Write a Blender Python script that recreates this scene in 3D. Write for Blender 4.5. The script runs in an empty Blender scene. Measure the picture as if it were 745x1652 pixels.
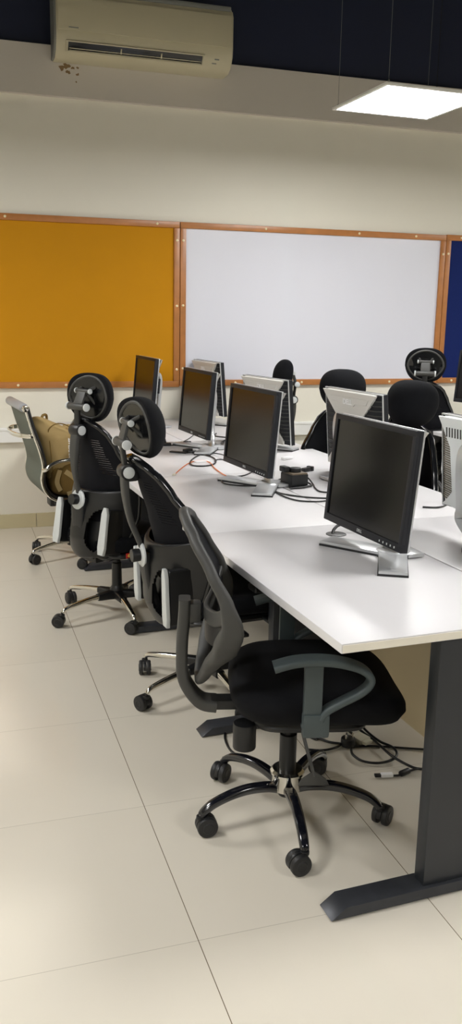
import bpy, bmesh, math, random
from mathutils import Vector, Matrix, noise
random.seed(4)
PI = math.pi
sc = bpy.context.scene
C = sc.collection
R = math.radians

# ------------------------------------------------------------------ materials
def lin(c):
    return tuple(((v/255)/12.92 if v/255 <= .04045 else ((v/255+.055)/1.055)**2.4) for v in c) + (1,)
def mat(name, rgb, rough=.5, metal=0, spec=.5, bump=None, var=0, var_scale=8, coat=0, sheen=0):
    m = bpy.data.materials.new(name); m.use_nodes = True
    nt = m.node_tree; b = nt.nodes['Principled BSDF']
    b.inputs['Base Color'].default_value = lin(rgb)
    b.inputs['Roughness'].default_value = rough
    b.inputs['Metallic'].default_value = metal
    b.inputs['Specular IOR Level'].default_value = spec
    b.inputs['Coat Weight'].default_value = coat
    b.inputs['Sheen Weight'].default_value = sheen
    tc = nt.nodes.new('ShaderNodeTexCoord')
    if var:
        n = nt.nodes.new('ShaderNodeTexNoise'); n.inputs['Scale'].default_value = var_scale
        n.inputs['Detail'].default_value = 5
        nt.links.new(tc.outputs['Object'], n.inputs['Vector'])
        mx = nt.nodes.new('ShaderNodeMix'); mx.data_type = 'RGBA'
        k = lin(rgb)
        mx.inputs['A'].default_value = tuple(max(0, v*(1-var)) for v in k[:3]) + (1,)
        mx.inputs['B'].default_value = tuple(min(1, v*(1+var)) for v in k[:3]) + (1,)
        nt.links.new(n.outputs['Fac'], mx.inputs['Factor'])
        nt.links.new(mx.outputs['Result'], b.inputs['Base Color'])
    if bump:
        kind, s, st = bump
        if kind == 'weave':
            w = nt.nodes.new('ShaderNodeTexChecker'); w.inputs['Scale'].default_value = s
        else:
            w = nt.nodes.new('ShaderNodeTexNoise'); w.inputs['Scale'].default_value = s; w.inputs['Detail'].default_value = 4
        nt.links.new(tc.outputs['Object'], w.inputs['Vector'])
        bp = nt.nodes.new('ShaderNodeBump'); bp.inputs['Strength'].default_value = st; bp.inputs['Distance'].default_value = .002
        nt.links.new(w.outputs['Fac'], bp.inputs['Height']); nt.links.new(bp.outputs['Normal'], b.inputs['Normal'])
    return m
def emis(name, rgb, s):
    m = bpy.data.materials.new(name); m.use_nodes = True
    b = m.node_tree.nodes['Principled BSDF']
    b.inputs['Base Color'].default_value = lin(rgb)
    b.inputs['Emission Color'].default_value = lin(rgb); b.inputs['Emission Strength'].default_value = s
    return m
M = dict(
    wall=mat('cream wall paint', (226, 222, 208), .6, var=.03, var_scale=1.5, bump=('noise', 60, .12)),
    navy=mat('navy paint', (16, 25, 50), .6, var=.12, var_scale=1.2),
    beam=mat('grey beam paint', (196, 190, 180), .7, var=.04, var_scale=3, bump=('noise', 80, .1)),
    skirt=mat('beige skirting tile', (196, 186, 152), .25),
    trunk=mat('white cable trunking', (232, 232, 228), .4),
    oak=mat('varnished oak frame', (172, 112, 58), .35, var=.25, var_scale=14),
    felt=mat('mustard felt', (190, 132, 24), .95, var=.05, var_scale=5, bump=('noise', 300, .2), spec=.15),
    bluefelt=mat('navy felt', (24, 38, 92), .95, var=.1, var_scale=60, spec=.15),
    white=mat('whiteboard enamel', (216, 217, 226), .22),
    screw=mat('screw cap', (238, 222, 180), .3),
    desk=mat('pale laminate', (214, 212, 213), .33, spec=.5),
    deskedge=mat('laminate edge band', (234, 229, 216), .4),
    panel=mat('beige modesty panel', (214, 198, 164), .55),
    steel=mat('charcoal powder coated steel', (36, 39, 44), .42, var=.1, var_scale=8, bump=('noise', 350, .1)),
    footsteel=mat('scuffed charcoal steel', (56, 58, 63), .35, metal=.3, var=.3, var_scale=25),
    black=mat('black plastic', (19, 20, 22), .42),
    gloss=mat('glossy black plastic', (16, 17, 19), .16),
    grey=mat('worn dark grey plastic', (58, 58, 56), .5, var=.15, var_scale=18),
    armgrey=mat('charcoal arm plastic', (58, 68, 70), .5, var=.1, var_scale=20),
    fabric=mat('black mesh fabric', (11, 12, 16), .9, bump=('noise', 500, .4), spec=.2, var=.2, var_scale=30),
    mesh=mat('navy black mesh', (11, 12, 18), .85, bump=('weave', 350, .6), spec=.25),
    chrome=mat('chrome', (225, 222, 214), .1, metal=1),
    blackmetal=mat('black enamelled metal', (16, 17, 24), .16, coat=.6),
    silver=mat('satin silver plastic', (188, 192, 196), .35, metal=.35),
    cap=mat('pale silver cap', (196, 200, 200), .4),
    bezel=mat('monitor bezel', (22, 24, 30), .5, spec=.35),
    shellblack=mat('satin black plastic', (11, 12, 14), .35),
    screen=mat('matte screen', (13, 13, 13), .22, spec=.33),
    shell=mat('monitor back shell', (206, 204, 198), .4),
    shellwhite=mat('white monitor shell', (222, 226, 226), .38),
    vent=mat('taupe vent', (120, 112, 98), .5),
    standsilver=mat('monitor stand silver', (196, 198, 200), .28, metal=.5),
    cable=mat('black cable', (18, 18, 19), .4),
    orange=mat('orange cable', (226, 120, 52), .4),
    connector=mat('white connector', (215, 210, 190), .4),
    greymesh=mat('grey green mesh', (92, 98, 88), .7, bump=('weave', 300, .5), var=.1, var_scale=10),
    greypad=mat('light grey vinyl', (150, 152, 156), .45),
    khaki=mat('khaki canvas', (166, 142, 96), .85, var=.12, var_scale=14, bump=('noise', 200, .3), spec=.2),
    khakidark=mat('olive canvas', (122, 98, 54), .85, var=.12, var_scale=10, bump=('noise', 200, .3), spec=.2),
    strap=mat('cream webbing', (172, 150, 104), .8),
    wood=mat('brown wood veneer', (150, 104, 62), .45, var=.2, var_scale=10),
    acwhite=mat('ivory air conditioner plastic', (184, 177, 150), .45),
    acgrey=mat('air conditioner grey plastic', (120, 122, 118), .5),
    dirt=mat('rusty dust', (128, 104, 72), .9),
    red=mat('red label', (190, 24, 24), .4),
    yellow=mat('yellow label', (236, 190, 90), .4),
    paper=mat('paper white', (236, 236, 236), .5),
    adapter=mat('adapter top', (110, 96, 78), .4),
    light=emis('led diffuser', (250, 249, 247), 36),
)
def floor_mat():
    m = bpy.data.materials.new('vitrified floor tiles'); m.use_nodes = True
    nt = m.node_tree; N = nt.nodes; Lk = nt.links; b = N['Principled BSDF']
    tc = N.new('ShaderNodeTexCoord'); sp = N.new('ShaderNodeSeparateXYZ'); Lk.new(tc.outputs['Object'], sp.inputs[0])
    s = .6256
    def mth(op, a, bv=None, cv=None):
        n = N.new('ShaderNodeMath'); n.operation = op
        for i, v in enumerate((a, bv, cv)):
            if v is None: continue
            if isinstance(v, (int, float)): n.inputs[i].default_value = v
            else: Lk.new(v, n.inputs[i])
        return n.outputs[0]
    def line(sock, off, w):
        t = mth('FRACT', mth('DIVIDE', mth('SUBTRACT', sock, off - 20*s), s))
        d = mth('MINIMUM', t, mth('SUBTRACT', 1., t))
        return mth('LESS_THAN', d, w/s)
    lx = line(sp.outputs['X'], .516, .0011); ly = line(sp.outputs['Y'], 1.792, .0008)
    g = mth('MAXIMUM', lx, mth('MULTIPLY', ly, .45))
    # slight tone shift between tiles
    cx = mth('FLOOR', mth('DIVIDE', mth('SUBTRACT', sp.outputs['X'], .516), s)); cy = mth('FLOOR', mth('DIVIDE', mth('SUBTRACT', sp.outputs['Y'], 1.792), s))
    cb = N.new('ShaderNodeCombineXYZ'); Lk.new(cx, cb.inputs[0]); Lk.new(cy, cb.inputs[1])
    wn = N.new('ShaderNodeTexWhiteNoise'); Lk.new(cb.outputs[0], wn.inputs['Vector'])
    ns = N.new('ShaderNodeTexNoise'); ns.inputs['Scale'].default_value = 2.5; ns.inputs['Detail'].default_value = 6; Lk.new(tc.outputs['Object'], ns.inputs['Vector'])
    f = mth('ADD', mth('MULTIPLY', wn.outputs['Value'], .35), mth('MULTIPLY', ns.outputs['Fac'], .65))
    mx = N.new('ShaderNodeMix'); mx.data_type = 'RGBA'; mx.inputs['A'].default_value = lin((212, 205, 190)); mx.inputs['B'].default_value = lin((221, 214, 200)); Lk.new(f, mx.inputs['Factor'])
    m2 = N.new('ShaderNodeMix'); m2.data_type = 'RGBA'; m2.inputs['B'].default_value = lin((110, 98, 78)); Lk.new(mx.outputs['Result'], m2.inputs['A']); Lk.new(g, m2.inputs['Factor'])
    Lk.new(m2.outputs['Result'], b.inputs['Base Color'])
    b.inputs['Roughness'].default_value = .22
    return m
M['floor'] = floor_mat()

# ------------------------------------------------------------------ mesh helpers
class MB:
    def __init__(s): s.v = []; s.f = []
    def add(s, vs, fs, m=None):
        o = len(s.v)
        for v in vs:
            v = Vector(v)
            if m is not None: v = m @ v
            s.v.append(v)
        s.f += [tuple(i+o for i in f) for f in fs]
        return s
    def bm(s, b, m=None):
        b.verts.index_update()
        return s.add([v.co.copy() for v in b.verts], [[v.index for v in f.verts] for f in b.faces], m)
    def box(s, c, d, bev=0, seg=2, m=None):
        b = bmesh.new(); bmesh.ops.create_cube(b, size=1)
        for v in b.verts: v.co = Vector((v.co.x*d[0]+c[0], v.co.y*d[1]+c[1], v.co.z*d[2]+c[2]))
        if bev: bmesh.ops.bevel(b, geom=b.edges[:], offset=bev, segments=seg, affect='EDGES', profile=.6)
        s.bm(b, m); b.free(); return s
    def loft(s, rings, cap=True, closed=False, m=None):
        n = len(rings[0]); vs = [p for r in rings for p in r]; fs = []
        K = len(rings)
        for k in range(K if closed else K-1):
            a = k*n; bb = ((k+1) % K)*n
            for i in range(n):
                j = (i+1) % n; fs.append((a+i, a+j, bb+j, bb+i))
        if cap and not closed:
            fs.append(tuple(range(n-1, -1, -1))); fs.append(tuple(range((K-1)*n, K*n)))
        return s.add(vs, fs, m)
    def lathe(s, prof, n=24, m=None, cap=True):
        return s.loft([[(r*math.cos(2*PI*i/n), r*math.sin(2*PI*i/n), z) for i in range(n)] for r, z in prof], cap, m=m)
    def sweep(s, pts, prof, closed=False, up=(0, 0, 1), m=None, cap=True, smooth=0):
        """prof: list of 2D points or function t->list; x of profile along side, y along the normal"""
        pts = [Vector(p) for p in pts]
        if smooth: pts = catmull(pts, smooth, closed)
        K = len(pts); rings = []; prev = None
        for k in range(K):
            if closed: t = pts[(k+1) % K]-pts[k-1]
            else: t = pts[min(k+1, K-1)]-pts[max(k-1, 0)]
            t = t.normalized() if t.length > 1e-9 else Vector((0, 0, 1))
            if up is None:
                if prev is None:
                    a = Vector((0, 0, 1)) if abs(t.z) < .9 else Vector((1, 0, 0))
                    side = t.cross(a).normalized()
                else: side = (prev - t*prev.dot(t)).normalized()
                prev = side
            else:
                u = Vector(up[k] if isinstance(up, list) else up)
                side = t.cross(u)
                side = side.normalized() if side.length > 1e-6 else (prev or Vector((1, 0, 0))); prev = side
            nor = side.cross(t).normalized()
            pr = prof(k/max(1, (K-1))) if callable(prof) else prof
            rings.append([pts[k]+side*x+nor*y for x, y in pr])
        return s.loft(rings, cap, closed, m)
    def tube(s, pts, r, n=10, closed=False, m=None, smooth=0):
        if isinstance(r, (list, tuple)):
            def pf(t):
                x = t*(len(r)-1); i = min(int(x), len(r)-2); q = r[i]+(r[i+1]-r[i])*(x-i)
                return [(q*math.cos(2*PI*j/n), q*math.sin(2*PI*j/n)) for j in range(n)]
            return s.sweep(pts, pf, closed, None, m, smooth=smooth)
        return s.sweep(pts, [(r*math.cos(2*PI*j/n), r*math.sin(2*PI*j/n)) for j in range(n)], closed, None, m, smooth=smooth)
    def cyl(s, a, b, r, n=20, bev=0, m=None):
        a = Vector(a); b = Vector(b); d = b-a; L = d.length
        q = Matrix.Translation(a) @ d.to_track_quat('Z', 'Y').to_matrix().to_4x4()
        pr = [(r, 0), (r, L)] if not bev else [(r-bev, 0), (r-.3*bev, .3*bev), (r, bev), (r, L-bev), (r-.3*bev, L-.3*bev), (r-bev, L)]
        if m is not None: q = m @ q
        return s.lathe(pr, n, q)
    def prism(s, out, t0, t1, plane='yz', bev=0, m=None):
        """extrude a 2-D outline; plane yz -> thickness along x"""
        def P(a, b, t): return {'yz': (t, a, b), 'xz': (a, t, b), 'xy': (a, b, t)}[plane]
        b = bmesh.new()
        v0 = [b.verts.new(P(x, y, t0)) for x, y in out]; v1 = [b.verts.new(P(x, y, t1)) for x, y in out]
        f0 = b.faces.new(v0); f1 = b.faces.new(v1[::-1]); n = len(out)
        for i in range(n): b.faces.new((v0[i], v1[i], v1[(i+1) % n], v0[(i+1) % n]))
        if bev: bmesh.ops.bevel(b, geom=[e for e in b.edges if f0 in e.link_faces or f1 in e.link_faces], offset=bev, segments=2, affect='EDGES', profile=.6)
        bmesh.ops.recalc_face_normals(b, faces=b.faces[:])
        s.bm(b, m); b.free(); return s
    def pad(s, h, e=(.5, .5), fn=None, nu=28, nv=16, m=None):
        """superellipsoid, e small = boxy"""
        def sg(x, p): return math.copysign(abs(x)**p, x)
        rings = []
        for j in range(nv+1):
            v = -PI/2 + PI*j/nv; v = max(-PI/2+.02, min(PI/2-.02, v))
            ring = []
            for i in range(nu):
                u = 2*PI*i/nu
                p = Vector((h[0]*sg(math.cos(v), e[0])*sg(math.cos(u), e[1]), h[1]*sg(math.cos(v), e[0])*sg(math.sin(u), e[1]), h[2]*sg(math.sin(v), e[0])))
                ring.append(fn(p) if fn else p)
            rings.append(ring)
        return s.loft(rings, True, m=m)
    def sheet(s, fn, nu, nv, th, skip=None, m=None):
        """fn(u,v)->(point, normal); two-sided sheet of thickness th; skip(i,j) leaves a slot"""
        A = []; B = []
        for j in range(nv+1):
            for i in range(nu+1):
                p, n = fn(i/nu, j/nv); p = Vector(p); n = Vector(n)
                A.append(p+n*th/2); B.append(p-n*th/2)
        N = len(A); fs = []
        g = lambda i, j: j*(nu+1)+i
        keep = {(i, j) for i in range(nu) for j in range(nv) if not (skip and skip(i, j))}
        for i, j in keep:
            a, b, c, d = g(i, j), g(i+1, j), g(i+1, j+1), g(i, j+1)
            fs.append((a, b, c, d)); fs.append((d+N, c+N, b+N, a+N))
            for (ni, nj), (p, q) in (((i, j-1), (a, b)), ((i+1, j), (b, c)), ((i, j+1), (c, d)), ((i-1, j), (d, a))):
                if (ni, nj) not in keep: fs.append((q, p, p+N, q+N))
        return s.add(A+B, fs, m)
    def build(s, name, material, parent=None, ang=35, loc=None, rotz=None, flat=False):
        me = bpy.data.meshes.new(name); me.from_pydata([tuple(v) for v in s.v], [], s.f); me.update()
        b = bmesh.new(); b.from_mesh(me); bmesh.ops.recalc_face_normals(b, faces=b.faces[:]); b.to_mesh(me); b.free()
        me.materials.append(material)
        if not flat:
            me.polygons.foreach_set('use_smooth', [True]*len(me.polygons)); me.set_sharp_from_angle(angle=R(ang))
        o = bpy.data.objects.new(name, me); C.objects.link(o)
        if parent: o.parent = parent
        if loc: o.location = loc
        if rotz is not None: o.rotation_euler.z = rotz
        return o
def catmull(p, n, closed=False):
    K = len(p); out = []
    for k in range(K if closed else K-1):
        if closed: a, b, c, d = p[k-1], p[k], p[(k+1) % K], p[(k+2) % K]
        else: a, b, c, d = p[max(k-1, 0)], p[k], p[k+1], p[min(k+2, K-1)]
        for i in range(n):
            t = i/n
            out.append(.5*((2*b)+(c-a)*t+(2*a-5*b+4*c-d)*t*t+(3*b-a-3*c+d)*t*t*t))
    if not closed: out.append(p[-1].copy())
    return out
def rrect(w, h, r, n=4):
    o = []
    for cx, cy, a0 in ((w/2-r, h/2-r, 0), (-w/2+r, h/2-r, 90), (-w/2+r, -h/2+r, 180), (w/2-r, -h/2+r, 270)):
        for i in range(n+1): a = R(a0+90*i/n); o.append((cx+r*math.cos(a), cy+r*math.sin(a)))
    return o
def ip(tab, z):
    if z <= tab[0][0]: return tab[0][1]
    for (a, p), (b, q) in zip(tab, tab[1:]):
        if z <= b:
            t = (z-a)/(b-a); t = t*t*(3-2*t)*.5+t*.5; return p+(q-p)*t
    return tab[-1][1]
def text(s, size, depth, name, material, parent, m, bold=0):
    cu = bpy.data.curves.new('t', 'FONT'); cu.body = s; cu.size = size; cu.extrude = depth; cu.align_x = 'CENTER'; cu.align_y = 'CENTER'; cu.offset = bold
    o = bpy.data.objects.new('t', cu); C.objects.link(o); bpy.context.view_layer.update()
    me = bpy.data.meshes.new_from_object(o.evaluated_get(bpy.context.evaluated_depsgraph_get()))
    bpy.data.objects.remove(o); me.name = name; me.transform(m); me.materials.clear(); me.materials.append(material)
    q = bpy.data.objects.new(name, me); C.objects.link(q)
    if parent: q.parent = parent
    return q
def tag(o, label, cat, group=None):
    o['label'] = label; o['category'] = cat
    if group: o['group'] = group
    return o
def struct(o): o['kind'] = 'structure'; return o
def thing(name, label, cat, loc=(0, 0, 0), rotz=0, group=None):
    o = bpy.data.objects.new(name, None); o.empty_display_size = .1; C.objects.link(o)
    o.location = loc; o.rotation_euler = (0, 0, rotz)
    return tag(o, label, cat, group)
def copy_tree(o, parent=None):
    c = o.copy(); C.objects.link(c); c.parent = parent
    for ch in list(o.children): copy_tree(ch, c)
    return c
def dup(src, label, loc, rotz, group=None):
    c = copy_tree(src); c.location = loc; c.rotation_euler = (0, 0, rotz); c['label'] = label
    if group: c['group'] = group
    return c

# ------------------------------------------------------------------ room
WY = 6.19; XL, XR, YN, ZC = -3.2, 7.2, -3.5, 4.3
struct(MB().box((2, 1.4, -.05), (10.4, 9.8, .1)).build('floor', M['floor'], flat=True))
struct(MB().box((2, WY+.1, 1.44), (10.4, .2, 2.88)).build('wall_back', M['wall'], flat=True))
struct(MB().box((2, WY+.1, 3.7), (10.4, .2, 1.2)).build('wall_back_upper', M['navy'], flat=True))
struct(MB().box((2, WY+.06, 3.0), (10.4, .2, .3), .002).build('trim_1', M['beam'], flat=True))
struct(MB().box((XL-.1, 1.4, 2.15), (.2, 9.8, 4.3)).build('wall_left', M['wall'], flat=True))
struct(MB().box((XR+.1, 1.4, 2.15), (.2, 9.8, 4.3)).build('wall_right', M['wall'], flat=True))
struct(MB().box((2, YN-.1, 2.15), (10.4, .2, 4.3)).build('wall_front', M['wall'], flat=True))
struct(MB().box((2, 1.4, ZC+.05), (10.4, 9.8, .1)).build('ceiling', M['navy'], flat=True))
bb = MB()
x = XL
while x < XR:
    bb.box((x+.31, WY-.006, .05), (.6226, .012, .1), .001); x += .6256
struct(bb.build('baseboard_back', M['skirt'], flat=True))
# cable trunking along the wall
tr = MB(); tr.box((2, WY-.02, .662), (10.4, .04, .1), .004); tr.box((2, WY-.042, .70), (10.4, .004, .012), .001)
for xx in (-2.1, -.1, 1.9, 2.75, 3.9, 5.9): tr.box((xx, WY-.041, .662), (.06, .004, .1), .001)
struct(tr.build('trim_2', M['trunk'], flat=True))

# ------------------------------------------------------------------ boards on the wall
def board(name, label, x0, x1, z0, z1, face, facename, screws):
    t = thing(name, label, 'notice board' if face != M['white'] else 'whiteboard', ((x0+x1)/2, WY, (z0+z1)/2))
    w = x1-x0; h = z1-z0; fw = .042
    f = MB()
    for a, b_, c_, d_ in ((0, h/2-fw/2, w, fw), (0, -h/2+fw/2, w, fw)): f.box((a, -.014, b_), (c_, .028, d_), .004)
    for sx in (-1, 1): f.box((sx*(w/2-fw/2), -.014, 0), (fw, .028, h-2*fw), .004)
    f.build('frame', M['oak'], t)
    MB().box((0, -.008, 0), (w-2*fw+.004, .012, h-2*fw+.004)).build(facename, face, t, flat=True)
    for sx, sz in screws:
        px = sx*(w/2-.02) if abs(sx) == 1 else sx*w/2; pz = sz*(h/2-.02) if abs(sz) == 1 else sz*h/2
        MB().lathe([(.009, 0), (.009, .002), (.006, .006), (.002, .0075)], 12, Matrix.Translation((px, -.028, pz)) @ Matrix.Rotation(PI/2, 4, 'X')).build('screw_cap', M['screw'], t)
board('pinboard', 'mustard felt pinboard in an oak frame on the wall', -.72, 1.588, .982, 2.118, M['felt'], 'felt_panel',
      [(1, .78), (1, -.78), (1, 0), (.86, 1), (.86, -1), (.3, -1), (-.02, 1), (.02, -1)])
board('whiteboard', 'large whiteboard in an oak frame between two pinboards', 1.592, 3.688, .99, 2.118, M['white'], 'writing_surface',
      [(-1, .78), (-1, 0), (-1, -.78), (1, .75), (1, -.6), (-.4, 1), (.3, 1), (.75, 1), (-.6, -1), (.05, -1), (-.1, -1), (.6, -1)])
board('pinboard', 'navy blue felt pinboard at right end of the wall', 3.692, 5.8, .996, 2.122, M['bluefelt'], 'felt_panel',
      [(-1, .75), (-1, -.6), (-.88, 1), (-.88, -1), (0, 1), (0, -1)])

# ------------------------------------------------------------------ air conditioner
def air_con():
    t = thing('air_conditioner', 'ivory wall mounted split air conditioner with dark outlet slot', 'air conditioner', (1.31, WY-.04, 3.05))
    W = 1.13; h = .36; sc_ = .93
    # side profile in (depth toward room = -y, z)
    prof = [(0, 0), (-.10, .0), (-.16, .03), (-.195, .085), (-.205, .14), (-.205, .33), (-.185, .37), (-.12, .385), (0, .385)]
    body = MB()
    ring = lambda x: [(x, y, z) for y, z in prof]
    body.loft([ring(-W/2), ring(-W/2+.004), ring(W/2-.004), ring(W/2)])
    body.build('body', M['acwhite'], t, ang=50)
    MB().box((0, -.208, .235), (W-.02, .008, .19), .003).build('front_panel', M['acwhite'], t)
    for sx in (-1, 1):
        pr2 = [(0, .004), (-.10, .004), (-.158, .033), (-.192, .087), (-.2, .14), (-.2, .328), (-.18, .366), (-.12, .38), (0, .38)]
        MB().loft([[(sx*W/2, y, z) for y, z in pr2], [(sx*(W/2+.012), y*.96, z*.98+.004) for y, z in pr2]]).build('end_cap', M['acgrey'] if sx < 0 else M['acwhite'], t)  # left end cap grey, right one ivory
    # top intake ledge
    MB().box((0, -.17, .372), (W-.01, .06, .03), .008).build('top_grille', M['acgrey'], t)
    # outlet on the sloping lower face, a recess frame with dark louvre
    d = Vector((0, -.035, .055)).normalized(); n = Vector((0, -.055, -.035)).normalized()
    Mx = Matrix(((1, 0, 0, -.06), (0, d.y, n.y, -.178), (0, d.z, n.z, .058), (0, 0, 0, 1)))
    o = MB().box((0, 0, .001), (.86, .052, .006), .001, m=Mx).build('outlet', M['gloss'], t)
    MB().box((0, -.010, .006), (.85, .004, .008), m=Mx).box((0, -.022, .006), (.85, .003, .008), m=Mx).build('louver', M['acwhite'], o)
    f = MB()
    for a, b_, w_, h_ in ((0, .03, .89, .008), (0, -.03, .89, .008), (-.439, 0, .012, .06), (.439, 0, .012, .06)): f.box((a, b_, .003), (w_, h_, .01), .001, m=Mx)
    for a in (-.1, .16): f.box((a, 0, .007), (.008, .03, .008), .001, m=Mx)
    f.build('outlet_frame', M['acwhite'], t)
    MB().box((.53, .012, .001), (.03, .008, .003), m=Mx).box((.515, -.014, .001), (.03, .006, .003), m=Mx).build('indicator', M['acgrey'], t)
    MB().box((-.46, -.2125, .155), (.06, .002, .006)).build('badge', M['acgrey'], t)
    s = MB()
    for k in range(22):
        px = -.5+abs(random.gauss(0, .07)); pz = -.004-abs(random.gauss(0, .035))
        s.box((px, .0385-.0395, pz), (random.uniform(.004, .02), .001, random.uniform(.003, .012)), 0, m=Matrix.Rotation(random.uniform(-.05, .05), 4, 'Y'))
    return t
air_con()
def stain():
    s = MB()
    for (cx, cz, r) in ((.80, 3.02, .02), (.84, 3.0, .014), (.87, 3.025, .010), (.9, 2.99, .010), (.83, 3.035, .022), (.90, 3.03, .008), (.89, 2.945, .006)):
        n = 10; s.prism([(cx+r*(.6+.8*random.random())*math.cos(2*PI*i/n), cz+r*(.4+.7*random.random())*math.sin(2*PI*i/n)) for i in range(n)], WY-.0405, WY-.0425, 'xz')
    o = tag(s.build('dust_stain', M['dirt'], flat=True), 'brown dusty stain on the grey beam under left corner of air conditioner', 'stain'); o['kind'] = 'stuff'; return o
st = stain(); st.parent = bpy.data.objects['trim_1']
for k_ in ('label', 'category', 'kind'): del st[k_]
st['kind'] = 'stuff'

# ------------------------------------------------------------------ led ceiling panels
def led(label, loc, group, rot=0):
    t = thing('panel_light', label, 'ceiling light', loc, rot, group)
    a = .305; f = MB()
    for c_, d_ in (((0, a-.01, 0), (2*a, .02, .014)), ((0, -a+.01, 0), (2*a, .02, .014)), ((a-.01, 0, 0), (.02, 2*a-.04, .014)), ((-a+.01, 0, 0), (.02, 2*a-.04, .014))): f.box(c_, d_, .002)
    f.box((0, 0, .006), (2*a-.02, 2*a-.02, .006))
    f.build('frame', M['trunk'], t)
    MB().box((0, 0, -.004), (2*a-.04, 2*a-.04, .004)).build('diffuser', M['light'], t, flat=True)
    for sx in (-1, 1):
        for sy in (-1, 1):
            p = (sx*.28, sy*.28)
            MB().cyl((p[0], p[1], .005), (p[0], p[1], .02), .006, 10).cyl((p[0], p[1], .01), (p[0], p[1], ZC-loc[2]), .0012, 6).build('suspension_wire', M['acgrey'], t)
    MB().cyl((0, -.27, .005), (0, -.27, ZC-loc[2]), .002, 6).build('power_cable', M['cable'], t)
    return t
led('bright square LED panel hanging on thin wires in front of whiteboard wall', (2.42, 4.52, 2.62), 'square LED ceiling panels', .03)
for q in ((2.42, 2.0), (2.42, -.6), (-1.1, 4.6), (-1.1, 2.0), (-1.1, -.6), (5.6, 4.5), (5.6, 2.0)):  # unseen panels, placed by assumption to light the room
    led('assumed square LED ceiling panel out of the frame, added to light the room', (q[0], q[1], 2.62), 'assumed ceiling panels outside the frame', .03)

# ------------------------------------------------------------------ desks
DO = Vector((.848, 1.757)); DD = .0433; ML = 1.098; DW = .632; TOP = .75
def dl(lx, ly, z=TOP):
    return Vector((DO.x+lx*math.cos(DD)-ly*math.sin(DD), DO.y+lx*math.sin(DD)+ly*math.cos(DD), z))
def desk(i, label, x0=None, org=None, last=False, group='sections of the long double desk'):
    o = dl(0, i*ML, 0) if org is None else org
    t = thing('office_desk', label, 'desk', o, DD if org is None else 0, group)
    for s in (0, 1):
        xa = .0 if s == 0 else DW+.003; xb = DW-.003 if s == 0 else 2*DW
        w = MB().box(((xa+xb)/2, ML/2, TOP-.0125), (xb-xa, ML-.003, .025), .003).build('worktop', M['desk'], t)
        MB().box(((xa+xb)/2, .0006, TOP-.0130), (xb-xa-.006, .0016, .0185)).build('edge_band', M['deskedge'], w, flat=True)
    MB().box((DW, ML/2, .43), (.018, ML-.10, .58), .002).build('modesty_panel', M['panel'], t)
    b = MB().box((DW-.25, ML/2, .70), (.05, ML-.06, .045), .003).box((DW+.25, ML/2, .70), (.05, ML-.06, .045), .003); b.build('support_rail', M['steel'], t)
    for y in ((.035 if i == 0 else -.02, ML-.055) if last else (.035 if i == 0 else -.02,)):
        l = MB().box((DW, y, .375), (.70, .045, .69), .003).build('leg_panel', M['steel'], t)
        pr = [(.03, .004), (.03, .03)]
        out = [(.008, .004), (.05, .034), (2*DW-.05, .034), (2*DW-.008, .004)]
        MB().prism(out, y-.035, y+.035, 'xz', .002).build('foot', M['footsteel'], l)
        for fx in (.06, 2*DW-.06): MB().lathe([(.018, 0), (.018, .005)], 14, Matrix.Translation((fx, y, 0))).build('glide', M['black'], l)
    return t
desk(0, 'nearest section of the long pale double desk with charcoal steel leg')
desk(1, 'second section of the long pale double desk, behind the nearest section')
desk(2, 'third section of the long pale double desk, holding the orange cable')
desk(3, 'farthest section of the long pale double desk, ending at the wall', last=True)
# second bench to the right, behind the far chair
desk(0, 'far pale desk at right edge behind the chairs', org=Vector((3.12, 4.95, 0)), last=True, group=None)

def grommet(lx, ly, label):
    t = thing('cable_grommet', label, 'grommet', dl(lx, ly, TOP), 0, 'round cable grommets')
    MB().lathe([(.0, 0), (.036, 0), (.036, .002), (.031, .0035), (.0, .0035)], 28, cap=False).build('cap', M['grey'], t)
    MB().prism([(-.004, .002), (.03, .008), (.03, -.012), (0, -.01)], .0034, .0042, 'xy').build('cable_slot', M['black'], t, flat=True)
    return t

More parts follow.
